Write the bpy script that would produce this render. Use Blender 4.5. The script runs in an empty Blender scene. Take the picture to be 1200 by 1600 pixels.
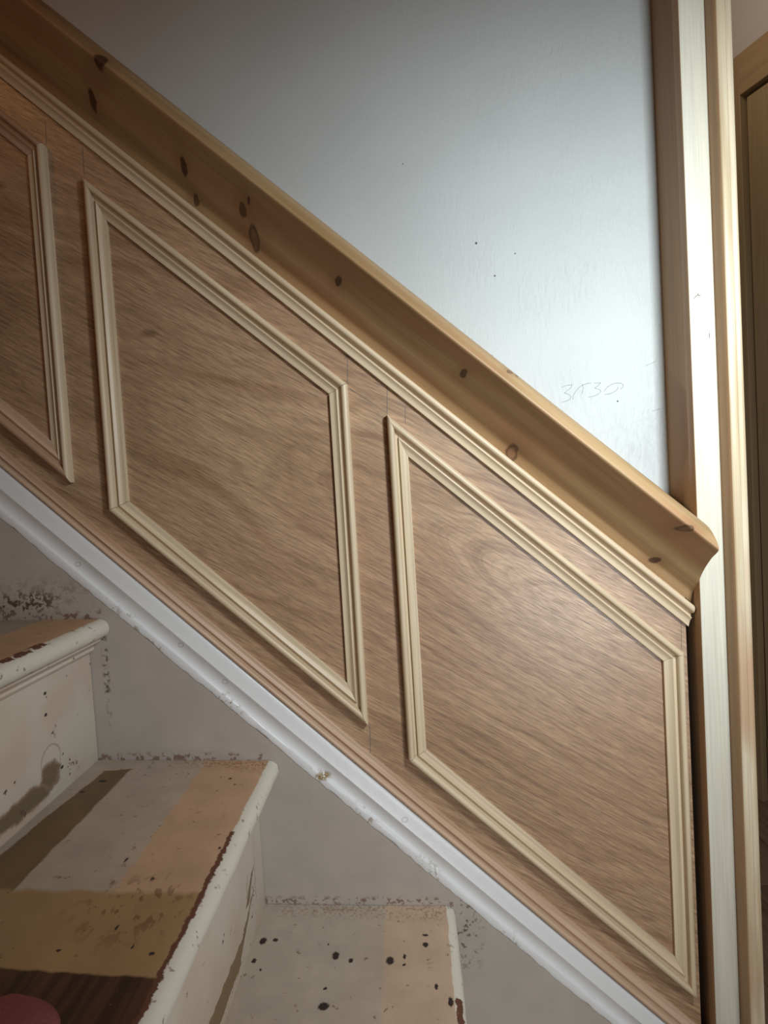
import bpy, bmesh, math, random
from mathutils import Vector, Matrix
random.seed(4)
SC = bpy.context.scene
C = SC.collection

# ------------------------------------------------------------ camera, world, light, exposure
cd = bpy.data.cameras.new('camera')
cd.sensor_fit = 'HORIZONTAL'; cd.sensor_width = 36.0; cd.lens = 930 / 1200 * 36.0
cd.clip_start = 0.02
cam = bpy.data.objects.new('camera', cd); C.objects.link(cam)
R_ = Vector((0.99747679, 0.03864138, -0.0595558))
D_ = Vector((-0.0577994, -0.04508161, -0.99730982))
F_ = Vector((-0.0412223, 0.99823569, -0.04273441))
m3 = Matrix((R_, -D_, -F_)).transposed()
cam.matrix_world = Matrix.Translation((0, -0.8, 0)) @ m3.to_4x4()
SC.camera = cam

w = bpy.data.worlds.new('World'); SC.world = w; w.use_nodes = True
bg = w.node_tree.nodes['Background']
bg.inputs[0].default_value = (1.0, 0.44, 0.17, 1); bg.inputs[1].default_value = 0.045

def area(name, loc, target, sx, sy, power, col, spread=180):
    l = bpy.data.lights.new(name, 'AREA'); l.shape = 'RECTANGLE'; l.size = sx; l.size_y = sy
    l.energy = power; l.color = col; l.spread = math.radians(spread)
    o = bpy.data.objects.new(name, l); C.objects.link(o); o.location = loc
    o.rotation_euler = (Vector(target) - Vector(loc)).to_track_quat('-Z', 'Y').to_euler()
    return o
# daylight from the glazed front door, to the right of the stair foot
area('window_daylight', (0.415, -0.66, 0.34), (0.30, 0.0, 0.0), 0.13, 0.18, 4.1, (0.86, 0.965, 1.0), 122)
# added low fill lamp for the plywood sheen, stairs and skirting, source unseen
area('low_daylight_fill', (0.52, -1.05, -0.36), (0.15, 0.0, -0.35), 0.42, 0.34, 2.1, (0.92, 0.97, 1.0), 150)
ll = bpy.data.lights.new('landing_lamp', 'POINT'); ll.energy = 3.0; ll.color = (1, .47, .17); ll.shadow_soft_size = .12
lo = bpy.data.objects.new('landing_lamp', ll); C.objects.link(lo); lo.location = (-1.0, -.75, 1.25)
hl = bpy.data.lights.new('hall_fill', 'POINT'); hl.energy = 5; hl.color = (1, .86, .68); hl.shadow_soft_size = .12  # added unseen fill that brightens the hall door and wall
ho = bpy.data.objects.new('hall_fill', hl); C.objects.link(ho); ho.location = (.62, .55, 1.25)

SC.view_settings.view_transform = 'Standard'; SC.view_settings.look = 'None'
SC.view_settings.exposure = 0.12; SC.view_settings.gamma = 1.0
SC.view_settings.use_curve_mapping = False

# ------------------------------------------------------------ node helper
class NT:
    def __init__(s, name):
        s.m = bpy.data.materials.new(name); s.m.use_nodes = True
        s.t = s.m.node_tree; s.b = s.t.nodes['Principled BSDF']
        s.co = s.n('ShaderNodeTexCoord').outputs['Object']
        s._sep = None
    def n(s, k): return s.t.nodes.new(k)
    def put(s, sock, v):
        if isinstance(v, bpy.types.NodeSocket): s.t.links.new(v, sock)
        elif isinstance(v, (tuple, list)) and len(v) == 3 and sock.type == 'RGBA': sock.default_value = (*v, 1)
        else: sock.default_value = v
    def ma(s, op, a, b=0.0, c=None, clamp=False):
        q = s.n('ShaderNodeMath'); q.operation = op; q.use_clamp = clamp
        s.put(q.inputs[0], a); s.put(q.inputs[1], b)
        if c is not None: s.put(q.inputs[2], c)
        return q.outputs[0]
    def vm(s, op, a, b=(0, 0, 0)):
        q = s.n('ShaderNodeVectorMath'); q.operation = op
        s.put(q.inputs[0], a); s.put(q.inputs[1], b)
        return q.outputs['Value'] if op in ('DOT_PRODUCT', 'LENGTH') else q.outputs[0]
    def xyz(s):
        if s._sep is None:
            q = s.n('ShaderNodeSeparateXYZ'); s.put(q.inputs[0], s.co); s._sep = q
        return s._sep.outputs
    def comb(s, x, y, z=0.0):
        q = s.n('ShaderNodeCombineXYZ'); s.put(q.inputs[0], x); s.put(q.inputs[1], y); s.put(q.inputs[2], z)
        return q.outputs[0]
    def noise(s, vec, scale, detail=3, rough=.5, dist=0.0, color=False):
        q = s.n('ShaderNodeTexNoise'); s.put(q.inputs['Vector'], vec)
        q.inputs['Scale'].default_value = scale; q.inputs['Detail'].default_value = detail
        q.inputs['Roughness'].default_value = rough; q.inputs['Distortion'].default_value = dist
        return q.outputs['Color' if color else 'Fac']
    def mr(s, v, a, b, c=0.0, d=1.0, smooth=False):
        q = s.n('ShaderNodeMapRange'); q.clamp = True
        if smooth: q.interpolation_type = 'SMOOTHSTEP'
        for i, k in enumerate((v, a, b, c, d)): s.put(q.inputs[i], k)
        return q.outputs[0]
    def mix(s, f, a, b):
        q = s.n('ShaderNodeMix'); q.data_type = 'RGBA'
        s.put(q.inputs[0], f); s.put(q.inputs[6], a); s.put(q.inputs[7], b)
        return q.outputs[2]
    def mul(s, col, f):
        q = s.n('ShaderNodeMix'); q.data_type = 'RGBA'; q.blend_type = 'MULTIPLY'
        q.inputs[0].default_value = 1.0
        s.put(q.inputs[6], col); s.put(q.inputs[7], f)
        return q.outputs[2]
    def ell(s, vec, c, r, soft=.25):
        """mask of an ellipse: vec has 2-3 comps, c centre, r radii"""
        d = s.vm('SUBTRACT', vec, (c[0], c[1], 0)); d = s.vm('MULTIPLY', d, (1 / r[0], 1 / r[1], 0))
        return s.mr(s.vm('LENGTH', d), 1 + soft, 1 - soft)
    def poly(s, vec, pts, soft=.001):
        """mask of a convex polygon"""
        ar = sum(pts[i][0] * pts[(i + 1) % len(pts)][1] - pts[(i + 1) % len(pts)][0] * pts[i][1] for i in range(len(pts)))
        if ar < 0: pts = pts[::-1]
        cur = None
        for i in range(len(pts)):
            a, b = pts[i], pts[(i + 1) % len(pts)]
            ex, ey = b[0] - a[0], b[1] - a[1]; L = math.hypot(ex, ey); nx, ny = -ey / L, ex / L
            d = s.ma('SUBTRACT', s.vm('DOT_PRODUCT', vec, (nx, ny, 0)), nx * a[0] + ny * a[1])
            cur = d if cur is None else s.ma('MINIMUM', cur, d)
        return s.mr(cur, -soft, soft)
    def fin(s, col, rough=.6, bump=None, bs=.2, bd=.001, spec=.5):
        s.put(s.b.inputs['Base Color'], col); s.put(s.b.inputs['Roughness'], rough)
        s.b.inputs['Specular IOR Level'].default_value = spec
        if bump is not None:
            q = s.n('ShaderNodeBump'); q.inputs['Strength'].default_value = bs; q.inputs['Distance'].default_value = bd
            s.put(q.inputs['Height'], bump); s.put(s.b.inputs['Normal'], q.outputs[0])
        return s.m

SLOPE = Vector((1, 0, -.895)).normalized(); SNORM = Vector((.895, 0, 1)).normalized()
VERT = Vector((0, 0, 1)); XD = Vector((1, 0, 0)); YD = Vector((0, 1, 0))
def grain_co(N, g, n, k=None):
    k = g.cross(n)
    return N.comb(N.vm('DOT_PRODUCT', N.co, tuple(g)), N.vm('DOT_PRODUCT', N.co, tuple(n)), N.vm('DOT_PRODUCT', N.co, tuple(k)))

def pine(name, g, n, light=(.62, .47, .29), dark=(.46, .29, .15), knots=(), seed=0.0, band=26, rough=.5, streak=.5, redness=None):
    N = NT(name)
    gc = grain_co(N, g, n)
    gc = N.vm('ADD', gc, (seed * 3.1, seed * 1.7, seed))
    st = N.vm('MULTIPLY', gc, (.06, 1, 1))
    base = N.noise(st, band, 3, .55, .3)
    fine = N.noise(N.vm('MULTIPLY', gc, (.02, 1, 1)), 340, 2, .6)
    f = N.mr(base, .40, .66)
    f = N.ma('MULTIPLY', f, streak)
    col = N.mix(f, light, dark)
    f2 = N.mr(fine, .35, .75, .88, 1.05)
    col = N.mul(col, N.comb(f2, f2, f2))
    if redness:
        r = N.mr(N.noise(N.vm('MULTIPLY', gc, (.25, 1, 1)), 16, 2), .52, .66)
        col = N.mix(N.ma('MULTIPLY', r, .75), col, redness)
    if knots:
        p = N.comb(N.xyz()[0], N.xyz()[2])
        wob = N.vm('MULTIPLY', N.vm('SUBTRACT', N.noise(N.co, 90, 2, color=True), (.5, .5, .5)), (.006, .006, 0))
        p = N.vm('ADD', p, wob)
        for (kx, kz, rx, rz, dk) in knots:
            halo = N.ell(p, (kx, kz), (rx * 2.6, rz * 2.2), .6)
            col = N.mix(N.ma('MULTIPLY', halo, .35), col, (.25, .12, .05))
            outer = N.ell(p, (kx, kz), (rx, rz), .15)
            col = N.mix(N.ma('MULTIPLY', outer, .9), col, (.06, .025, .012))
            if dk < 1:
                col = N.mix(N.ma('MULTIPLY', N.ell(p, (kx, kz), (rx * .7, rz * .72), .25), 1 - dk), col, (.32, .16, .075))
    return N.fin(col, rough, fine, .25, .0004)

# ------------------------------------------------------------ object helpers
def obj(name, verts, faces, mat, parent=None, smooth=None):
    me = bpy.data.meshes.new(name); me.from_pydata([tuple(v) for v in verts], [], faces)
    bm = bmesh.new(); bm.from_mesh(me)
    bmesh.ops.recalc_face_normals(bm, faces=bm.faces[:]); bm.to_mesh(me); bm.free()
    me.materials.append(mat)
    if smooth is not None:
        me.polygons.foreach_set('use_smooth', [True] * len(me.polygons))
        me.set_sharp_from_angle(angle=math.radians(smooth))
    o = bpy.data.objects.new(name, me); C.objects.link(o)
    if parent is not None:
        o.parent = parent; o.location = -world_loc(parent)
    return o
def world_loc(o):
    v = Vector(o.location); p = o.parent
    while p is not None: v += Vector(p.location); p = p.parent
    return v
def root(name, label, cat, loc, group=None):
    o = bpy.data.objects.new(name, None); C.objects.link(o); o.location = loc; o.empty_display_size = .05
    tag(o, label, cat, group); return o
def tag(o, label=None, cat=None, group=None, kind=None):
    if label: o['label'] = label
    if cat and not kind: o['kind'] = 'thing'
    if cat: o['category'] = cat
    if group: o['group'] = group
    if kind: o['kind'] = kind
    return o
def struct(o, label=None, cat=None): return tag(o, label, cat, None, 'structure')
def loft(name, secs, mat, parent=None, smooth=35, closed=True):
    n = len(secs[0]); V = [p for s in secs for p in s]; Fc = []
    for k in range(len(secs) - 1):
        for i in range(n if closed else n - 1):
            j = (i + 1) % n
            Fc.append((k * n + i, k * n + j, (k + 1) * n + j, (k + 1) * n + i))
    Fc.append(tuple(range(n))[::-1]); Fc.append(tuple((len(secs) - 1) * n + i for i in range(n)))
    return obj(name, V, Fc, mat, parent, smooth)
def box(name, a, b, mat, parent=None, bev=.0):
    x0, y0, z0 = a; x1, y1, z1 = b
    me = bpy.data.meshes.new(name); bm = bmesh.new()
    r = bmesh.ops.create_cube(bm, size=1)
    for v in bm.verts:
        v.co = Vector(((x0 + x1) / 2 + v.co.x * (x1 - x0), (y0 + y1) / 2 + v.co.y * (y1 - y0), (z0 + z1) / 2 + v.co.z * (z1 - z0)))
    if bev: bmesh.ops.bevel(bm, geom=bm.edges[:], offset=bev, segments=2, profile=.5, affect='EDGES')
    bm.to_mesh(me); bm.free(); me.materials.append(mat)
    if bev:
        me.polygons.foreach_set('use_smooth', [True] * len(me.polygons)); me.set_sharp_from_angle(angle=math.radians(50))
    o = bpy.data.objects.new(name, me); C.objects.link(o)
    if parent is not None: o.parent = parent; o.location = -world_loc(parent)
    return o
def prism(name, pts, y0, y1, mat, parent=None):
    n = len(pts)
    V = [(x, y0, z) for x, z in pts] + [(x, y1, z) for x, z in pts]
    Fc = [tuple(range(n)), tuple(range(2 * n - 1, n - 1, -1))] + [(i, (i + 1) % n, n + (i + 1) % n, n + i) for i in range(n)]
    return obj(name, V, Fc, mat, parent)
def catmull(P, k=5):
    out = []
    for i in range(len(P) - 1):
        p0 = P[max(i - 1, 0)]; p1 = P[i]; p2 = P[i + 1]; p3 = P[min(i + 2, len(P) - 1)]
        for j in range(k):
            t = j / k
            out.append(tuple(.5 * (2 * b + (c - a) * t + (2 * a - 5 * b + 4 * c - d) * t * t + (3 * b - a - 3 * c + d) * t ** 3)
                             for a, b, c, d in zip(p0, p1, p2, p3)))
    out.append(P[-1]); return out
def ribbon(name, strokes, width, y, mat, parent):
    """pencil strokes on a wall plane at depth y, strokes are (x, z) polylines"""
    V = []; Fc = []
    for st in strokes:
        for a, b in zip(st, st[1:]):
            a = Vector((a[0], a[1])); b = Vector((b[0], b[1])); d = (b - a).normalized(); nn = Vector((-d.y, d.x)) * width / 2
            k = len(V)
            for q in (a - d * width * .3 + nn, b + d * width * .3 + nn, b + d * width * .3 - nn, a - d * width * .3 - nn):
                V.append((q.x, y, q.y)); 
            for q in range(4): V.append((V[k + q][0], y - .00015, V[k + q][2]))
            Fc += [(k, k + 1, k + 2, k + 3), (k + 7, k + 6, k + 5, k + 4)] + [(k + i, k + (i + 1) % 4, k + 4 + (i + 1) % 4, k + 4 + i) for i in range(4)]
    return obj(name, V, Fc, mat, parent)

# ------------------------------------------------------------ materials
def m_plaster():
    N = NT('white_plaster')
    v = N.vm('MULTIPLY', N.co, (1, 1, .3))
    a = N.noise(N.co, 6, 3); b = N.noise(v, 170, 3, .6, .6); c = N.noise(N.co, 420, 2, .7)
    msk = N.mr(N.xyz()[0], -.05, .3)                      # brushed filler is rougher towards the post
    patchy = N.mr(N.noise(N.co, 9, 2), .4, .6)
    h = N.ma('ADD', N.ma('MULTIPLY', b, N.ma('MULTIPLY', msk, N.ma('ADD', patchy, .25))), N.ma('MULTIPLY', c, .25))
    f = N.mr(a, .3, .7, .96, 1.03)
    col = N.mul((.49, .505, .50), N.comb(f, f, f))
    p = N.comb(N.xyz()[0], N.xyz()[2])
    for c_, r_ in (((.1165, .3333), .0016), ((.1401, .2863), .0013), ((.3028, .1002), .0012), ((.17, .315), .001), ((.02, .45), .0008)):
        col = N.mix(N.ell(p, c_, (r_, r_), .3), col, (.06, .05, .05))
    sm = N.ma('MULTIPLY', N.ell(p, (.33, .03), (.05, .045), .8), N.mr(b, .45, .65))
    col = N.mix(N.ma('MULTIPLY', sm, .35), col, (.33, .33, .40))
    return N.fin(col, .5, h, .9, .0013, .35)
def m_hallwall():
    N = NT('hall_wall_paint'); a = N.noise(N.co, 200, 2)
    return N.fin((.46, .41, .38), .7, a, .2, .0005)
def m_ply():
    N = NT('veneered_plywood')
    g = Vector((math.cos(math.radians(-31)), 0, math.sin(math.radians(-31)))); n = Vector((-g.z, 0, g.x))
    gc = grain_co(N, g, n)
    big = N.noise(N.vm('MULTIPLY', gc, (.55, 1, 1)), 4.2, 3, .5, .5)
    # cathedral figure: rings of a distorted slope
    arc = N.vm('LENGTH', N.vm('MULTIPLY', N.vm('SUBTRACT', gc, (.31, -.045, 0)), (.17, 1, 0)))
    q = N.ma('ADD', arc, N.ma('MULTIPLY', big, .15))
    ring = N.noise(N.comb(N.ma('MULTIPLY', N.vm('DOT_PRODUCT', gc, (1, 0, 0)), .05), q, 0.0), 46, 4, .6)
    lines = N.noise(N.comb(N.ma('MULTIPLY', N.vm('DOT_PRODUCT', gc, (1, 0, 0)), .35), N.ma('MULTIPLY', N.ma('ADD', arc, N.ma('MULTIPLY', big, .07)), 13.0), 0.0), 9, 3, .7)
    pores = N.noise(N.vm('MULTIPLY', gc, (.05, 1, 1)), 900, 2, .6)
    por2 = N.noise(N.vm('MULTIPLY', gc, (.035, 1, 1)), 300, 3, .65)
    col = N.mix(N.mr(ring, .36, .68), (.50, .32, .19), (.345, .20, .108))
    fl = N.ma('SUBTRACT', 1.0, N.ma('MULTIPLY', N.mr(lines, .50, .62, 0.0, .26), N.mr(N.xyz()[0], -.25, .06, .25, 1.0)))
    col = N.mul(col, N.comb(fl, N.ma('POWER', fl, 1.25), N.ma('POWER', fl, 1.35)))
    col = N.mix(N.ma('MULTIPLY', N.mr(N.noise(gc, 3.0, 2), .45, .65), .35), col, (.42, .24, .15))
    f = N.mr(pores, .36, .58, .66, 1.08); col = N.mul(col, N.comb(f, f, f))
    f = N.mr(por2, .36, .56, .76, 1.06); col = N.mul(col, N.comb(f, f, f))
    flk = N.mr(N.noise(N.vm('MULTIPLY', gc, (.08, 1, 1)), 300, 2), .66, .74)
    col = N.mix(N.ma('MULTIPLY', flk, .5), col, (.14, .08, .05))
    p = N.comb(N.xyz()[0], N.xyz()[2])
    for c_ in ((-.335, .225), (-.46, .20), (-.53, .435)):
        col = N.mix(N.ma('MULTIPLY', N.ell(p, c_, (.011, .005), .6), .6), col, (.10, .045, .02))
    return N.fin(col, N.mr(pores, .35, .6, .46, .33), pores, .22, .0004, 1.0)
def m_string():
    N = NT('taupe_painted_board')
    p = N.comb(N.xyz()[0], N.xyz()[2])
    sp = N.noise(N.co, 120, 3, .7); br = N.noise(N.co, 30, 3)
    f = N.mr(br, .3, .7, .95, 1.04)
    col = N.mul((.42, .365, .32), N.comb(f, f, f))
    dirt = lambda mask, lo, hi, c, k=1.0: N.mix(N.ma('MULTIPLY', N.ma('MULTIPLY', mask, N.mr(sp, lo, hi)), k), col, c)
    col = dirt(N.ell(p, (-.525, -.128), (.045, .014), .3), .50, .56, (.05, .03, .02))
    col = dirt(N.ell(p, (-.50, -.118), (.09, .02), .5), .46, .6, (.20, .13, .09), .5)
    col = dirt(N.ell(p, (-.421, -.215), (.004, .07), .5), .52, .56, (.11, .08, .06))
    for x0, x1, z in ((-.445, -.20, -.351), (-.228, .03, -.5595), (-.66, -.42, -.148)):
        L = [(x0, z + .0005), (x1, z - .009), (x1, z + .002), (x0, z + .011)]
        col = dirt(N.poly(p, L, .003), .52, .57, (.16, .08, .05), .8)
    col = dirt(N.ell(p, (.045, -.60), (.018, .05), .6), .57, .61, (.12, .09, .07))
    return N.fin(col, .5, N.noise(N.co, 300, 2), .12, .0006)
def m_gloss():
    N = NT('white_gloss_paint')
    vs = N.ma('ADD', N.ma('ADD', N.xyz()[2], N.ma('MULTIPLY', N.xyz()[0], .932)), .5195)     # height above the lower edge
    sp = N.noise(N.co, 160, 3, .65); lo = N.noise(N.co, 14, 2)
    col = (.70, .685, .68)
    edge = N.mr(vs, .017, .004); dens = N.mr(lo, .50, .62)
    ch = N.ma('MULTIPLY', N.ma('MULTIPLY', edge, dens), N.mr(sp, .55, .60))
    col = N.mix(ch, col, (.26, .19, .11))
    p = N.comb(N.xyz()[0], N.xyz()[2])
    col = N.mix(N.ma('MULTIPLY', N.ell(p, (-.135, -.384), (.009, .005), .4), N.mr(sp, .42, .5)), col, (.28, .19, .07))
    for c_ in ((-.029, -.449), (-.317, -.197), (-.26, -.25), (-.45, -.08)):
        col = N.mix(N.ma('MULTIPLY', N.ma('SUBTRACT', N.ell(p, c_, (.0045, .0035), .2), N.ell(p, c_, (.0033, .0024), .3)), .6), col, (.25, .24, .22))
    h = N.ma('ADD', N.noise(N.co, 90, 3), N.ma('MULTIPLY', ch, -1.5))
    return N.fin(col, .33, h, .35, .0012)
WHITE = (.66, .61, .52)
def worn(N, vec, pts, wob, soft, k=1.0):
    q = N.vm('ADD', vec, N.vm('MULTIPLY', N.vm('SUBTRACT', wob, (.5, .5, .5)), (k, k, 0)))
    return N.poly(q, pts, soft)
def m_tread(which):
    N = NT('worn_tread_paint_' + which)
    x, y, z = N.xyz(); p = N.comb(x, y)
    wob = N.noise(N.co, 45, 3, .6, color=True)
    sp = N.noise(N.co, 220, 3, .7); sp2 = N.noise(N.co, 75, 2, .6)
    big = N.noise(N.co, 9, 2)
    if which == 'upper':
        col = N.mix(worn(N, p, [(-.502, .0), (-.40, .0), (-.40, -1), (-.502, -1)], wob, .002, .012), (.34, .28, .22), (.48, .30, .175))
        nose, chip = -.424, (-.428, -.418, -1, -.145)
        spots = [(-.47, -.06, .002, .001)]
    elif which == 'middle':
        tan = (.50, .315, .195); grey = (.42, .33, .255)
        col = N.mix(worn(N, p, [(-.292, .0), (-.15, .0), (-.15, -1), (-.284, -1)], wob, .003, .02), grey, tan)
        col = N.mix(worn(N, p, [(-.50, .0), (-.428, .0), (-.436, -1), (-.50, -1)], wob, .002, .01), col, (.40, .335, .28))
        col = N.mix(worn(N, p, [(-.416, -.052), (-.427, -.150), (-.432, -.234), (-.432, -1), (-.384, -1), (-.384, -.3), (-.381, -.045)], wob, .001, .008), col, (.17, .105, .05))
        col = N.mix(worn(N, p, [(-.396, -.281), (-.15, -.281), (-.15, -1), (-.396, -1)], wob, .003, .012), col, (.34, .205, .095))
        g = N.noise(N.vm('MULTIPLY', N.co, (1, .06, 1)), 160, 3)
        bare = N.mix(N.mr(g, .35, .65), (.085, .035, .016), (.04, .017, .009))
        col = N.mix(worn(N, p, [(-.6, -.366), (-.336, -.368), (-.15, -.379), (-.15, -1), (-.6, -1)], wob, .0012, .006), col, bare)
        # pitted old finish along the wall, near the nosing
        pit = N.ma('MULTIPLY', N.poly(p, [(-.33, -.018), (-.20, -.018), (-.20, -.05), (-.33, -.03)], .012), N.mr(sp, .49, .54))
        col = N.mix(N.ma('MULTIPLY', pit, .75), col, (.22, .11, .05))
        dr = N.ma('MULTIPLY', N.ell(p, (-.26, -.30), (.045, .035), .6), N.mr(N.noise(N.vm('MULTIPLY', N.co, (1, .5, 1)), 110, 2, .6), .56, .60))
        col = N.mix(N.ma('MULTIPLY', dr, .8), col, (.17, .08, .035))
        nose, chip = -.2075, (-.2098, -.2052, -1, -.185)
        spots = [(-.30, -.235, .0008, .004), (-.262, -.262, .0012, .0018), (-.223, -.352, .0025, .0018), (-.242, -.345, .0008, .003), (-.265, -.325, .0012, .003),
                 (-.405, -.078, .005, .003), (-.417, -.105, .004, .002), (-.245, -.07, .0016, .002), (-.235, -.085, .002, .0014), (-.30, -.35, .002, .001), (-.213, -.215, .0016, .002)]
    else:
        col = N.mix(worn(N, p, [(-.062, .0), (.06, .0), (.06, -1), (-.056, -1)], wob, .003, .004), (.44, .365, .29), (.52, .375, .27))
        pit = N.ma('MULTIPLY', N.poly(p, [(-.20, -.018), (.02, -.018), (.02, -.045), (-.20, -.04)], .01), N.mr(sp, .51, .57))
        col = N.mix(N.ma('MULTIPLY', pit, .7), col, (.24, .14, .08))
        nose, chip = .0195, (.0205, .0285, -1, -.165)
        spots = [(-.213, -.086, .004, .006), (-.198, -.084, .003, .003), (-.216, -.117, .003, .004), (-.119, -.108, .0045, .006), (-.053, -.114, .0045, .006),
                 (-.01, -.089, .0035, .004), (-.124, -.178, .006, .005), (-.036, -.108, .0018, .004), (-.036, -.120, .0018, .002), (-.205, -.13, .0015, .002),
                 (-.01, -.073, .004, .002), (-.10, -.115, .003, .003), (-.13, -.09, .001, .0015), (-.125, -.155, .002, .002), (.0, -.15, .002, .004), (.015, -.17, .003, .006)]
    f = N.mr(N.noise(N.co, 26, 4, .6), .3, .7, .90, 1.09); col = N.mul(col, N.comb(f, f, f))
    # speckle of small chips everywhere
    c1 = N.ma('MULTIPLY', N.mr(sp2, .66, .69), N.mr(sp, .5, .55)); col = N.mix(N.ma('MULTIPLY', c1, .7), col, (.17, .09, .05))
    for s in spots:
        q = N.vm('ADD', p, N.vm('MULTIPLY', N.vm('SUBTRACT', N.noise(N.co, 300, 2, color=True), (.5, .5, .5)), (.004, .004, 0)))
        col = N.mix(N.ell(q, s[:2], s[2:], .2), col, (.035, .022, .02))
    # painted nosing, with brown chips along the tread's edge
    wn = worn(N, p, [(nose, .1), (nose + .2, .1), (nose + .2, -1), (nose, -1)], wob, .0008, .006)
    col = N.mix(wn, col, WHITE)
    x0, x1, y0, y1 = chip
    ck = worn(N, p, [(x0, y0), (x1, y0), (x1, y1), (x0, y1)], N.noise(N.co, 85, 4, .7, color=True), .0006, .010)
    if which == 'upper': ck = N.ma('MULTIPLY', ck, N.mr(sp2, .42, .46))
    col = N.mix(ck, col, (.13, .05, .028))
    ec = N.ma('MULTIPLY', N.ma('MULTIPLY', wn, N.mr(sp2, .64, .67)), N.mr(sp, .42, .5)); col = N.mix(N.ma('MULTIPLY', ec, .7), col, (.22, .15, .10))
    h = N.ma('ADD', N.ma('MULTIPLY', sp, .6), N.ma('MULTIPLY', c1, -1.2))
    return N.fin(col, .62, h, .35, .0009, .3)
def m_riser(which):
    N = NT('cream_riser_paint_' + which)
    x, y, z = N.xyz(); p = N.comb(y, z)
    wob = N.noise(N.co, 60, 3, .6, color=True)
    sp = N.noise(N.co, 200, 3, .7); sp2 = N.noise(N.co, 60, 2)
    big = N.noise(N.co, 12, 2)
    col = N.mix(N.mr(big, .42, .62), (.62, .56, .46), (.60, .49, .39))
    OL = (.20, .15, .08)
    if which == 'upper':
        for c_, r_ in (((-.175, -.328), (.058, .0095)), ((-.128, -.316), (.014, .012))):
            q = N.vm('ADD', p, N.vm('MULTIPLY', N.vm('SUBTRACT', wob, (.5, .5, .5)), (.03, .014, 0)))
            col = N.mix(N.ell(q, c_, (r_[0] + .004, r_[1] + .003), .12), col, (.30, .21, .15))
            col = N.mix(N.ell(q, c_, r_, .12), col, OL)
        for c_ in ((-.102, -.319), (-.123, -.22), (-.125, -.245)):
            col = N.mix(N.ell(p, c_, (.0028, .002), .3), col, (.03, .02, .02))
        q = N.vm('ADD', p, N.vm('MULTIPLY', N.vm('SUBTRACT', wob, (.5, .5, .5)), (.006, .006, 0)))
        ring = N.ma('SUBTRACT', N.ell(q, (-.122, -.300), (.020, .018), .05), N.ell(q, (-.122, -.301), (.0185, .0165), .05))
        col = N.mix(N.ma('MULTIPLY', ring, .6), col, (.30, .21, .15))
    elif which == 'middle':
        q = N.vm('ADD', p, N.vm('MULTIPLY', N.vm('SUBTRACT', wob, (.5, .5, .5)), (.02, .012, 0)))
        for pts in ([(-.060, -.476), (-.074, -.478), (-.104, -.502), (-.088, -.506)],
                    [(-.056, -.496), (-.070, -.505), (-.150, -.549), (-.138, -.530)],
                    [(-.125, -.524), (-.25, -.518), (-.26, -.545), (-.135, -.545)]):
            col = N.mix(N.poly(q, pts, .0006), col, (.24, .16, .08))
        for pts in ([(-.055, -.44), (-.0565, -.44), (-.062, -.52), (-.060, -.52)], [(-.09, -.47), (-.092, -.47), (-.1, -.495), (-.097, -.495)]):
            col = N.mix(N.ma('MULTIPLY', N.poly(q, pts, .0005), .8), col, (.30, .25, .19))
    c1 = N.ma('MULTIPLY', N.mr(sp2, .68, .70), N.mr(sp, .5, .55)); col = N.mix(c1, col, (.14, .09, .06))
    return N.fin(col, .5, N.ma('ADD', N.noise(N.vm('MULTIPLY', N.co, (1, .3, 1)), 120, 2), N.ma('MULTIPLY', c1, -1)), .25, .0008, .4)
def m_plain(name, col, rough=.6, ns=150, amt=.1):
    N = NT(name); a = N.noise(N.co, ns, 3); f = N.mr(a, .3, .7, 1 - amt, 1 + amt)
    return N.fin(N.mul(col, N.comb(f, f, f)), rough, a, .2, .0005)

PLASTER = m_plaster(); PLY = m_ply(); GLOSS = m_gloss(); STRING = m_string()
PENCIL = m_plain('graphite', (.10, .095, .10), .5); FAINT = m_plain('faint_graphite', (.20, .195, .20), .5)
KN = [(-.375, .518, .005, .009, 1), (-.261, .422, .005, .009, 1), (-.256, .391, .0045, .006, .8), (-.188, .361, .005, .007, .9),
      (-.180, .333, .007, .013, .45), (-.176, .365, .002, .003, 1), (-.072, .262, .0045, .0045, 1), (.078, .135, .0045, .004, 1), (.141, .034, .0075, .011, .35),
      (.332, -.072, .008, .005, .45), (.319, -.118, .006, .005, 1), (.133, .131, .0045, .003, .4), (.143, .126, .0018, .0018, 1), (-.338, .531, .008, .008, 1)]
PINE_RAIL = pine('knotty_pine', SLOPE, SNORM, (.46, .30, .152), (.30, .168, .068), KN, 1.0, 34, .5, .75, (.42, .22, .11))
PINE_MOULD = pine('pale_pine_slope', SLOPE, SNORM, (.68, .53, .36), (.55, .39, .24), (), 2.0, 60, .42)
PINE_MOULDV = pine('pale_pine_upright', VERT, XD, (.68, .54, .37), (.55, .40, .25), (), 3.0, 60, .42)
PINE_PINK = pine('pinkish_pine', SLOPE, SNORM, (.60, .41, .28), (.44, .25, .14), (), 4.0, 60, .42, .7)
PINE_POST = pine('pale_planed_pine', VERT, XD, (.72, .68, .57), (.60, .54, .42), (), 5.0, 60, .5, .5)
PINE_LIN = pine('pine_lining', VERT, YD, (.34, .21, .11), (.26, .145, .07), (), 6.0, 30, .55)
PINE_ARCH = pine('figured_pine', VERT, XD, (.68, .57, .41), (.50, .36, .21), (), 7.0, 70, .42, .8, (.46, .27, .16))
PINE_SHADED = pine('shaded_pine_side', VERT, YD, (.44, .27, .14), (.34, .19, .09), (), 6.5, 40, .5)  # browner pine with the shade of left-facing sides painted in
PINE_DOOR = pine('door_pine', VERT, XD, (.34, .235, .125), (.27, .175, .085), (), 8.0, 25, .55)
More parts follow.
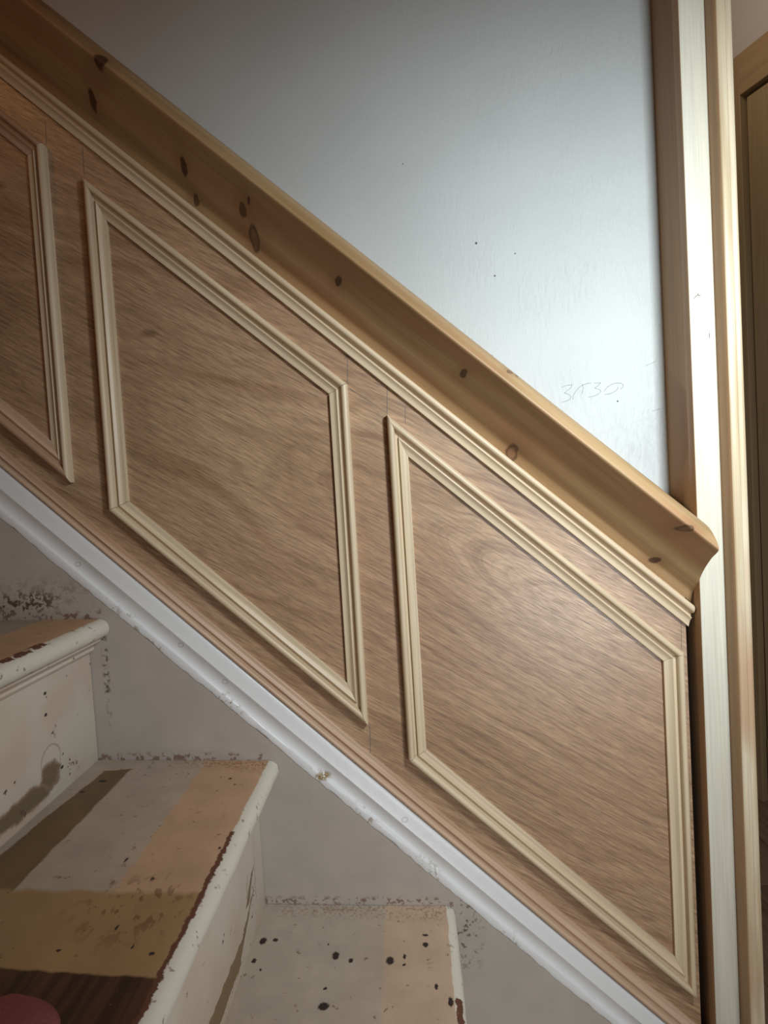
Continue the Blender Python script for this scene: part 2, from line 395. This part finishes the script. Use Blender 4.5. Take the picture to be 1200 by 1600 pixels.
PINE_HEAD = pine('door_frame_pine', Vector((.353, -.936, 0)), VERT, (.34, .225, .12), (.26, .16, .08), (), 9.0, 25, .55)

# ------------------------------------------------------------ the setting
FLOOR = -.98; XL = -1.15
N = NT('floor_boards'); g_ = N.noise(N.vm('MULTIPLY', N.co, (1, .08, 1)), 60, 3)
floor_m = N.fin(N.mix(N.mr(g_, .3, .7), (.20, .125, .075), (.13, .075, .04)), .6, g_, .2, .0006)
floor = struct(box('floor', (-1.3, -1.3, FLOOR - .04), (2.2, 2.4, FLOOR - .002), floor_m))
for i in range(14):
    xx = .372 + i * .125
    for (ya, yb) in ((-1.3, .58), (.582, 2.4)):
        box('floorboard', (xx, ya, FLOOR - .002), (xx + .1225, yb, FLOOR), floor_m, floor, .0008)

wall = struct(prism('wall_back', [(XL, FLOOR), (.370, FLOOR), (.370, 1.35), (XL, 1.35)], .057, .17, PLASTER))
def pw(u, v):            # strokes traced on the plaster, given on a 200 x 120 mm sheet of the wall
    return (.2005 + u * .000155, .1682 - v * .000155 - u * .000009)
strokes = [[(165, 270), (215, 252), (258, 248), (240, 280), (185, 322), (228, 336), (243, 355), (235, 380), (200, 395), (160, 408)],
           [(260, 382), (262, 350), (285, 312), (320, 272), (355, 250), (400, 236), (430, 236)], [(352, 248), (358, 280), (343, 330)],
           [(455, 236), (515, 232), (490, 260), (460, 280), (505, 295), (515, 312), (490, 335), (450, 352), (400, 362)],
           [(715, 250), (712, 275), (690, 290)], [(545, 305), (575, 270), (610, 248), (650, 236), (690, 236), (715, 250)], [(550, 338), (590, 334), (640, 312), (665, 290), (668, 268)]]
ribbon('pencil_number', [[pw(*q) for q in s] for s in strokes], .00065, .057, FAINT, wall)['label'] = 'faint pencilled number 3830'
ribbon('pencil_mark', [[(.344, .147), (.352, .150), (.357, .152)]], .0005, .057, FAINT, wall)
ribbon('pencil_mark', [[(.35, .083), (.357, .085), (.362, .0855)]], .0005, .057, FAINT, wall)

# post of the door opening: lining, planed front strip, rounded architrave
post = bpy.data.objects.new('trim_1', None); C.objects.link(post); post.location = (.384, 0, FLOOR)
struct(post, 'pale pine door post standing at the foot of the stair panelling', 'door frame')
box('lining_board', (.370, -.008, FLOOR), (.399, .17, 1.35), PINE_LIN, post, .001)
fs = box('front_strip', (.3675, -.0255, FLOOR), (.3993, -.008, 1.35), PINE_POST, post, .0012)
def shade_side(o, m, lim):             # sides turned from the daylight get browner pine, shade put in the colour
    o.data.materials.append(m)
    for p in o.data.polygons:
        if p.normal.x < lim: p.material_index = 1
shade_side(fs, PINE_SHADED, -.9)
pr = [(.3993, .17), (.3993, -.0395)] + [(.3993 + .0035 - .0035 * math.cos(a), -.0395 - .0095 * math.sin(a)) for a in [math.pi / 2 * i / 6 for i in range(1, 7)]]
pr += [(.4075, -.0496), (.4105, -.0487), (.4122, -.0468), (.4128, -.0455), (.4142, -.0462), (.417, -.0468), (.4195, -.0458), (.4212, -.0435), (.4215, -.040), (.4215, .17)]
loft('architrave', [[(x, y, z) for x, y in pr] for z in (FLOOR, 1.35)], PINE_ARCH, post, 30)['label'] = 'rounded pine architrave strip'
shade_side(bpy.data.objects['architrave'], PINE_SHADED, -.8)
ribbon('scratch', [[(.3735, .2125), (.3765, .2155), (.3785, .2165), (.3815, .2155)], [(.3785, .2165), (.3790, .2185)], [(.391, .168), (.3905, .162)]], .0008, -.0255, m_plain('dark_nick', (.03, .03, .03)), post)

# hall wall beyond with its door (stands at an angle)
HR = struct(bpy.data.objects.new('wall_right', None)); C.objects.link(HR)
A0 = Vector((.97741, .94229, 0)); dd = Vector((-.3532, .9356, 0)).normalized(); nn = Vector((-.9356, -.3532, 0)).normalized()   # nn looks into the hall
HALL = m_hallwall()
def obox(name, s0, s1, t0, t1, z0, z1, mat, parent, bev=.0):
    """box on the slanting wall: s along it, t proud of it"""
    V = []
    for z in (z0, z1):
        for s_, t_ in ((s0, t0), (s1, t0), (s1, t1), (s0, t1)):
            q = A0 + dd * s_ + nn * t_; V.append((q.x, q.y, z))
    o = obj(name, V, [(0, 1, 2, 3), (7, 6, 5, 4), (0, 1, 5, 4), (1, 2, 6, 5), (2, 3, 7, 6), (3, 0, 4, 7)], mat, parent)
    if bev:
        bm = bmesh.new(); bm.from_mesh(o.data); bmesh.ops.bevel(bm, geom=bm.edges[:], offset=bev, segments=2, profile=.5, affect='EDGES'); bm.to_mesh(o.data); bm.free()
    return o
obox('wall_face', -.85, .55, -.12, -.012, 1.07, 1.6, HALL, HR)
obox('wall_face', .055, .55, -.12, -.012, FLOOR, 1.07, HALL, HR)
obox('wall_face', -1.6, -.85, -.12, -.012, FLOOR, 1.6, HALL, HR)
D1 = bpy.data.objects.new('door_1', None); C.objects.link(D1); q = A0 + dd * -.4; D1.location = (q.x, q.y, FLOOR)
struct(D1, 'brown timber door seen edge-on in the hall beyond the post', 'door')
fr = obox('door_frame', -.012, .052, -.03, .004, FLOOR, 1.128, PINE_DOOR, D1, .0015)
obox('door_head', -.86, -.012, -.03, .004, 1.018, 1.128, PINE_HEAD, D1, .0015)
obox('door_frame', -.86, -.80, -.03, .004, FLOOR, 1.018, PINE_DOOR, D1, .0015)
lf = obox('door_leaf', -.797, -.020, -.045, -.022, FLOOR + .014, 1.010, PINE_DOOR, D1)
obox('stile', -.115, -.020, -.022, -.012, FLOOR + .014, 1.010, PINE_DOOR, lf, .001)
obox('stile', -.797, -.70, -.022, -.012, FLOOR + .014, 1.010, PINE_DOOR, lf, .001)
for z0, z1 in ((FLOOR + .014, -.794), (-.10, .0), (.91, 1.010)):
    obox('rail', -.70, -.115, -.022, -.012, z0, z1, PINE_HEAD, lf, .001)
    if z0 < -.9: obox('kick_board', -.797, -.020, -.012, -.0095, z0, z1, PINE_HEAD, lf, .0006)

# ------------------------------------------------------------ panelling
pan = root('plywood_panelling', 'sheet of reddish-brown veneered plywood lining the wall above the stairs', 'wall panelling', (-.2, .003, -.3))
top = lambda x: -.1465 - .89 * (x - .368)
bot = lambda x: -.459 - .94 * x
prism('plywood_sheet', [(XL, bot(XL)), (.3595, bot(.3595)), (.3595, top(.3595)), (XL, top(XL))], 0, .006, PLY, pan)
for xs in ((-1.1, -1.06), (.31, .35)):          # studs the sheet is nailed to
    prism('batten', [(xs[0], bot(xs[0])), (xs[1], bot(xs[1])), (xs[1], top(xs[1]) - .01), (xs[0], top(xs[0]) - .01)], .006, .057, PINE_LIN, pan)
for st in ([(-.0692, .1775), (-.0715, .1395)], [(-.0186, .136), (-.0212, .0955)], [(.0035, .105), (.0026, .0837)], [(-.0699, -.324), (-.0714, -.3668)],
           [(-.0692, .1775), (-.074, .172)], [(-.0685, .133), (-.022, .0985)], [(.3535, -.2003), (.3528, -.2408)], [(.3474, -.2275), (.3516, -.2286)], [(-.454, .513), (-.455, .484)], [(-.4062, .476), (-.407, .44)]):
    ribbon('pencil_line', [st], .0006 if st[0][0] < .34 else .0005, 0, PENCIL, pan)

# moulding profile: (distance in from the outer edge, height)
PROF = [(0, 0), (0, .0085)] + [(.0045 - .0045 * math.cos(a), .0085 + .0050 * math.sin(a)) for a in [math.pi * i / 10 for i in range(1, 9)]]
PROF += [(.0090, .0085), (.0094, .0056), (.0132, .0054), (.0137, .0086), (.0146, .0089), (.0158, .0080), (.0175, .0064), (.0198, .0056), (.0220, .0054), (.0243, .0054), (.0250, .0050), (.0250, 0)]
def inset(P, t):
    n = len(P); out = []
    cx = sum(p[0] for p in P) / n; cz = sum(p[1] for p in P) / n
    L = []
    for i in range(n):
        a = Vector(P[i]); b = Vector(P[(i + 1) % n]); d = (b - a).normalized(); q = Vector((-d.y, d.x))
        if (Vector((cx, cz)) - a).dot(q) < 0: q = -q
        L.append((a + q * t, d))
    for i in range(n):
        (a, d), (b, e) = L[i - 1], L[i]
        den = d.x * e.y - d.y * e.x; k = ((b.x - a.x) * e.y - (b.y - a.y) * e.x) / den
        out.append(a + d * k)
    return out
def frame(label, P, group, mats):
    cx = sum(p[0] for p in P) / 4; cz = min(p[1] for p in P)
    r = root('panel_moulding', label, 'moulding', (cx, 0, cz), group)
    ins = [inset(P, t) for t, h in PROF]
    for i in range(4):
        if mats[i] is None: continue
        j = (i + 1) % 4; A = []; B = []
        for (t, h), q in zip(PROF, ins):
            a, b = q[i], q[j]; d = (b - a).normalized() * .00025
            A.append((a.x + d.x, -h, a.y + d.y)); B.append((b.x - d.x, -h, b.y - d.y))
        loft('moulding_strip', [A, B], mats[i], r, 30)
    return r
# corners: top left, top right, bottom right, bottom left
MM = [PINE_MOULD, PINE_MOULDV, PINE_MOULD, PINE_MOULDV]
frame('pine panel moulding frame in the middle of the panelling, between two others', [(-.4045, .4315), (-.0715, .1385), (-.0715, -.3215), (-.4045, -.0105)], 'slanted panel mouldings on the plywood', MM)
frame('pine panel moulding frame next to the door post, at the right end', [(-.0215, .0945), (.3515, -.2425), (.3515, -.7185), (-.0195, -.3720)], 'slanted panel mouldings on the plywood', MM)
frame('leftmost pine panel moulding frame, cut off by the left edge', [(-.795, .7885), (-.4545, .4795), (-.4545, .0305), (-.795, .349)], 'slanted panel mouldings on the plywood',
      [PINE_PINK, PINE_MOULDV, PINE_PINK, PINE_MOULDV])

# dado moulding under the rail: bead at the top; base moulding: bead at the bottom
def strip(name, label, mat, outer, inner, x0, x1, cut=0.0):
    """outer/inner: functions x -> z of the two edges"""
    S = []
    for k, x in enumerate((x0, x1)):
        S.append([(x - (cut * t / .025 if k else 0), -h, outer(x) + (inner(x) - outer(x)) * t / .025) for t, h in PROF])
    return tag(loft(name, S, mat, None, 30), label, 'moulding')
strip('dado_moulding', 'long pine moulding running directly beneath the thick stair rail', PINE_MOULD,
      lambda x: .1495 - .8975 * x, lambda x: .1205 - .8965 * x, XL, .3672, .0065)
strip('base_moulding', 'long pinkish pine moulding along the foot of the plywood, above the white skirting', PINE_PINK,
      lambda x: -.4592 - .9415 * x, lambda x: -.4305 - .934 * x, XL, .3665)

# thick ogee rail on top of the panelling
RP = [(-.057, -.0362), (-.02, -.0475), (.0239, -.0625), (.045, -.0700), (.0575, -.0760), (.0680, -.0850), (.0735, -.0915), (.0762, -.0975), (.0745, -.1012), (.0690, -.1050),
      (.0600, -.1105), (.0506, -.1178), (.0410, -.1262), (.0320, -.1355), (.0225, -.1474), (.0130, -.1565), (.0062, -.1625), (.0030, -.1690), (0.0, -.1775)]
RPs = catmull(RP, 4)
full = RPs + [(0.0, -.1470), (-.0062, -.1470), (-.057, -.1470)]
secs = []
xs = [XL + (.3675 - XL) * i / 40 for i in range(41)]
for x in xs: secs.append([(x, -p, z - .89 * (x - .3675)) for p, z in full])
rail = root('stair_rail', 'thick knotty pine ogee rail capping the panelling and ending at the post', 'handrail', (.1, 0, .05))
loft('rail_body', secs, PINE_RAIL, rail, 40)
ribbon('pencil_mark', [[(.000, .000), (.0005, .006), (.0025, .006), (.003, .001), (.0005, .0)]], .0007, 0, PENCIL, rail)
pm = [o for o in rail.children if o.name.startswith('pencil_mark')][0]
pm.location = Vector((.1130, -.045, .1535)) - Vector(rail.location); pm.rotation_euler = (math.radians(-60), 0, 0)

# ------------------------------------------------------------ staircase
st = root('staircase', 'worn painted wooden staircase with chipped treads below the panelling', 'stairs', (-.2, -.4, FLOOR))
YS, YE = -.0208, -.98
sb = prism('string_board', [(XL, FLOOR), (.3675, FLOOR), (.3675, -.5225 - .932 * .3675), (XL, -.5225 - .932 * XL)], -.0199, -.0002, STRING, st)
sb['label'] = 'taupe painted side board of the stairs'
def capsec(x):
    lo = -.5225 - .932 * x; hi = -.4597 - .9415 * x; k = (hi - lo) / .063
    pp = [(.0, 0.0), (.0206, 0.0), (.0211, .0015), (.0209, .0090), (.0203, .0118), (.0190, .0134), (.0168, .0146), (.0158, .0180), (.0158, .0230), (.0168, .0290), (.0184, .0345), (.0196, .0372),
          (.0199, .0388), (.0194, .0402), (.0178, .0480), (.0160, .0560), (.0150, .0612), (.0140, .063), (.0, .063)]
    return [(x, -p, lo + z * k) for p, z in pp]
N0 = 240; secs = []
for i in range(N0 + 1):
    x = XL + (.3673 - XL) * i / N0
    s = capsec(x); j = random.uniform(-.0011, .0011) + .0012 * math.sin(i * .37) * math.sin(i * .113)
    s = [(a, b, c + (j if k in (0, 1, 2, 3) else 0)) for k, (a, b, c) in enumerate(s)]
    secs.append(s)
cp = loft('skirting_cap', secs, GLOSS, st, 30); cp['label'] = 'white moulded skirting cap with chipped lower edge'

def tread(name, xn, zf, xb, zb, mat):
    """nosing tip x, front height, back x and height"""
    R = .0125; T = .0255
    m_ = (zb - zf) / (xn - xb)
    zt = lambda x: zf + (xn - .0085 - x) * m_
    pts = [(xb, zb), (xn - .09, zt(xn - .09)), (xn - .03, zt(xn - .03))]
    for i in range(0, 11):
        a = math.pi / 2 - math.pi * i / 10
        pts.append((xn - R + R * math.cos(a), zf - R + R * math.sin(a) + (.0004 if i == 0 else 0)))
    pts += [(xb, zb - T)]
    secs = []
    ny = 60
    for k in range(ny + 1):
        y = YS + (YE - YS) * k / ny; j = random.uniform(-.0006, .0006)
        secs.append([(x + (j if 3 <= i <= 10 else 0), y, z + (j * .6 if 3 <= i <= 6 else 0)) for i, (x, z) in enumerate(pts)])
    return loft(name, secs, mat, st, 40)
def riser(xf, z0, z1, mat):
    return box('riser', (xf - .018, YE, z0), (xf, YS, z1), mat, st, .0008)
def scotia(xf, zt, mat):
    pts = [(xf, zt), (xf + .0165, zt), (xf + .0165, zt - .0035), (xf + .0135, zt - .0065), (xf + .0080, zt - .0085), (xf + .0062, zt - .0120), (xf + .0072, zt - .0145), (xf + .0050, zt - .0175), (xf, zt - .0185)]
    return loft('scotia_moulding', [[(x, y, z) for x, z in pts] for y in (YS, YE)], mat, st, 30)
TU, TM, TL = m_tread('upper'), m_tread('middle'), m_tread('lower')
RU, RM, RL = m_riser('upper'), m_riser('middle'), m_riser('lower')
tread('tread', -.4115, -.1554, -.672, -.1465, TU)['label'] = 'uppermost tread in view, orange-tan with chipped white nosing'
tread('tread', -.1944, -.3593, -.459, -.3478, TM)['label'] = 'middle tread with bare dark wood, tan and grey paint bands'
tread('tread', .0310, -.5684, -.2435, -.5573, TL)['label'] = 'lowest tread in view, tan with dark nail holes'
tread('tread', .2560, -.7760, -.017, -.7655, TL)
riser(-.441, -.3488, -.1810, RU); scotia(-.441, -.1810, RU)
riser(-.2255, -.5580, -.3849, RM); scotia(-.2255, -.3849, RL)
riser(.0010, -.7660, -.5940, RL); scotia(.0010, -.5940, RL)
riser(.2260, FLOOR, -.8016, RL); scotia(.2260, -.8016, RL)
riser(-.6570, -.1470, .03, RU)

# ------------------------------------------------------------ toe of a pink sock on the bare part of the middle tread
def foot():
    m = NT('pink_knit'); k = m.noise(m.vm('MULTIPLY', m.co, (1, 1, 1)), 500, 2)
    mat = m.fin(m.mix(m.mr(k, .3, .7), (.24, .078, .07), (.19, .06, .055)), .9, k, .5, .0008, .1)
    r = root('sock_foot', 'toe of a foot in a pinkish sock on the bare tread, bottom-left corner', 'foot', (-.335, -.47, -.353))
    # sections along the foot from toe tip backwards: (distance, half width, height)
    S = [(.0, .006, .010), (.004, .018, .020), (.012, .028, .028), (.028, .037, .034), (.055, .043, .040), (.09, .044, .050), (.13, .038, .062), (.17, .034, .074), (.20, .034, .080), (.23, .032, .07), (.247, .022, .05), (.252, .008, .03)]
    tip = Vector((-.268, -.4150, -.3547)); d = Vector((-.35, -.94, 0)).normalized(); n = Vector((-d.y, d.x, 0))
    secs = []
    for s, hw, h in S:
        ring = []
        for i in range(20):
            a = 2 * math.pi * i / 20
            c, sn = math.cos(a), math.sin(a)
            zz = h * (.5 + .5 * sn) if sn > 0 else h * (.5 + .5 * math.copysign(abs(sn) ** .6, sn))
            q = tip + d * s + n * (hw * math.copysign(abs(c) ** .8, c)) + Vector((0, 0, zz))
            ring.append(tuple(q))
        secs.append(ring)
    loft('sock', secs, mat, r, 70)
foot()
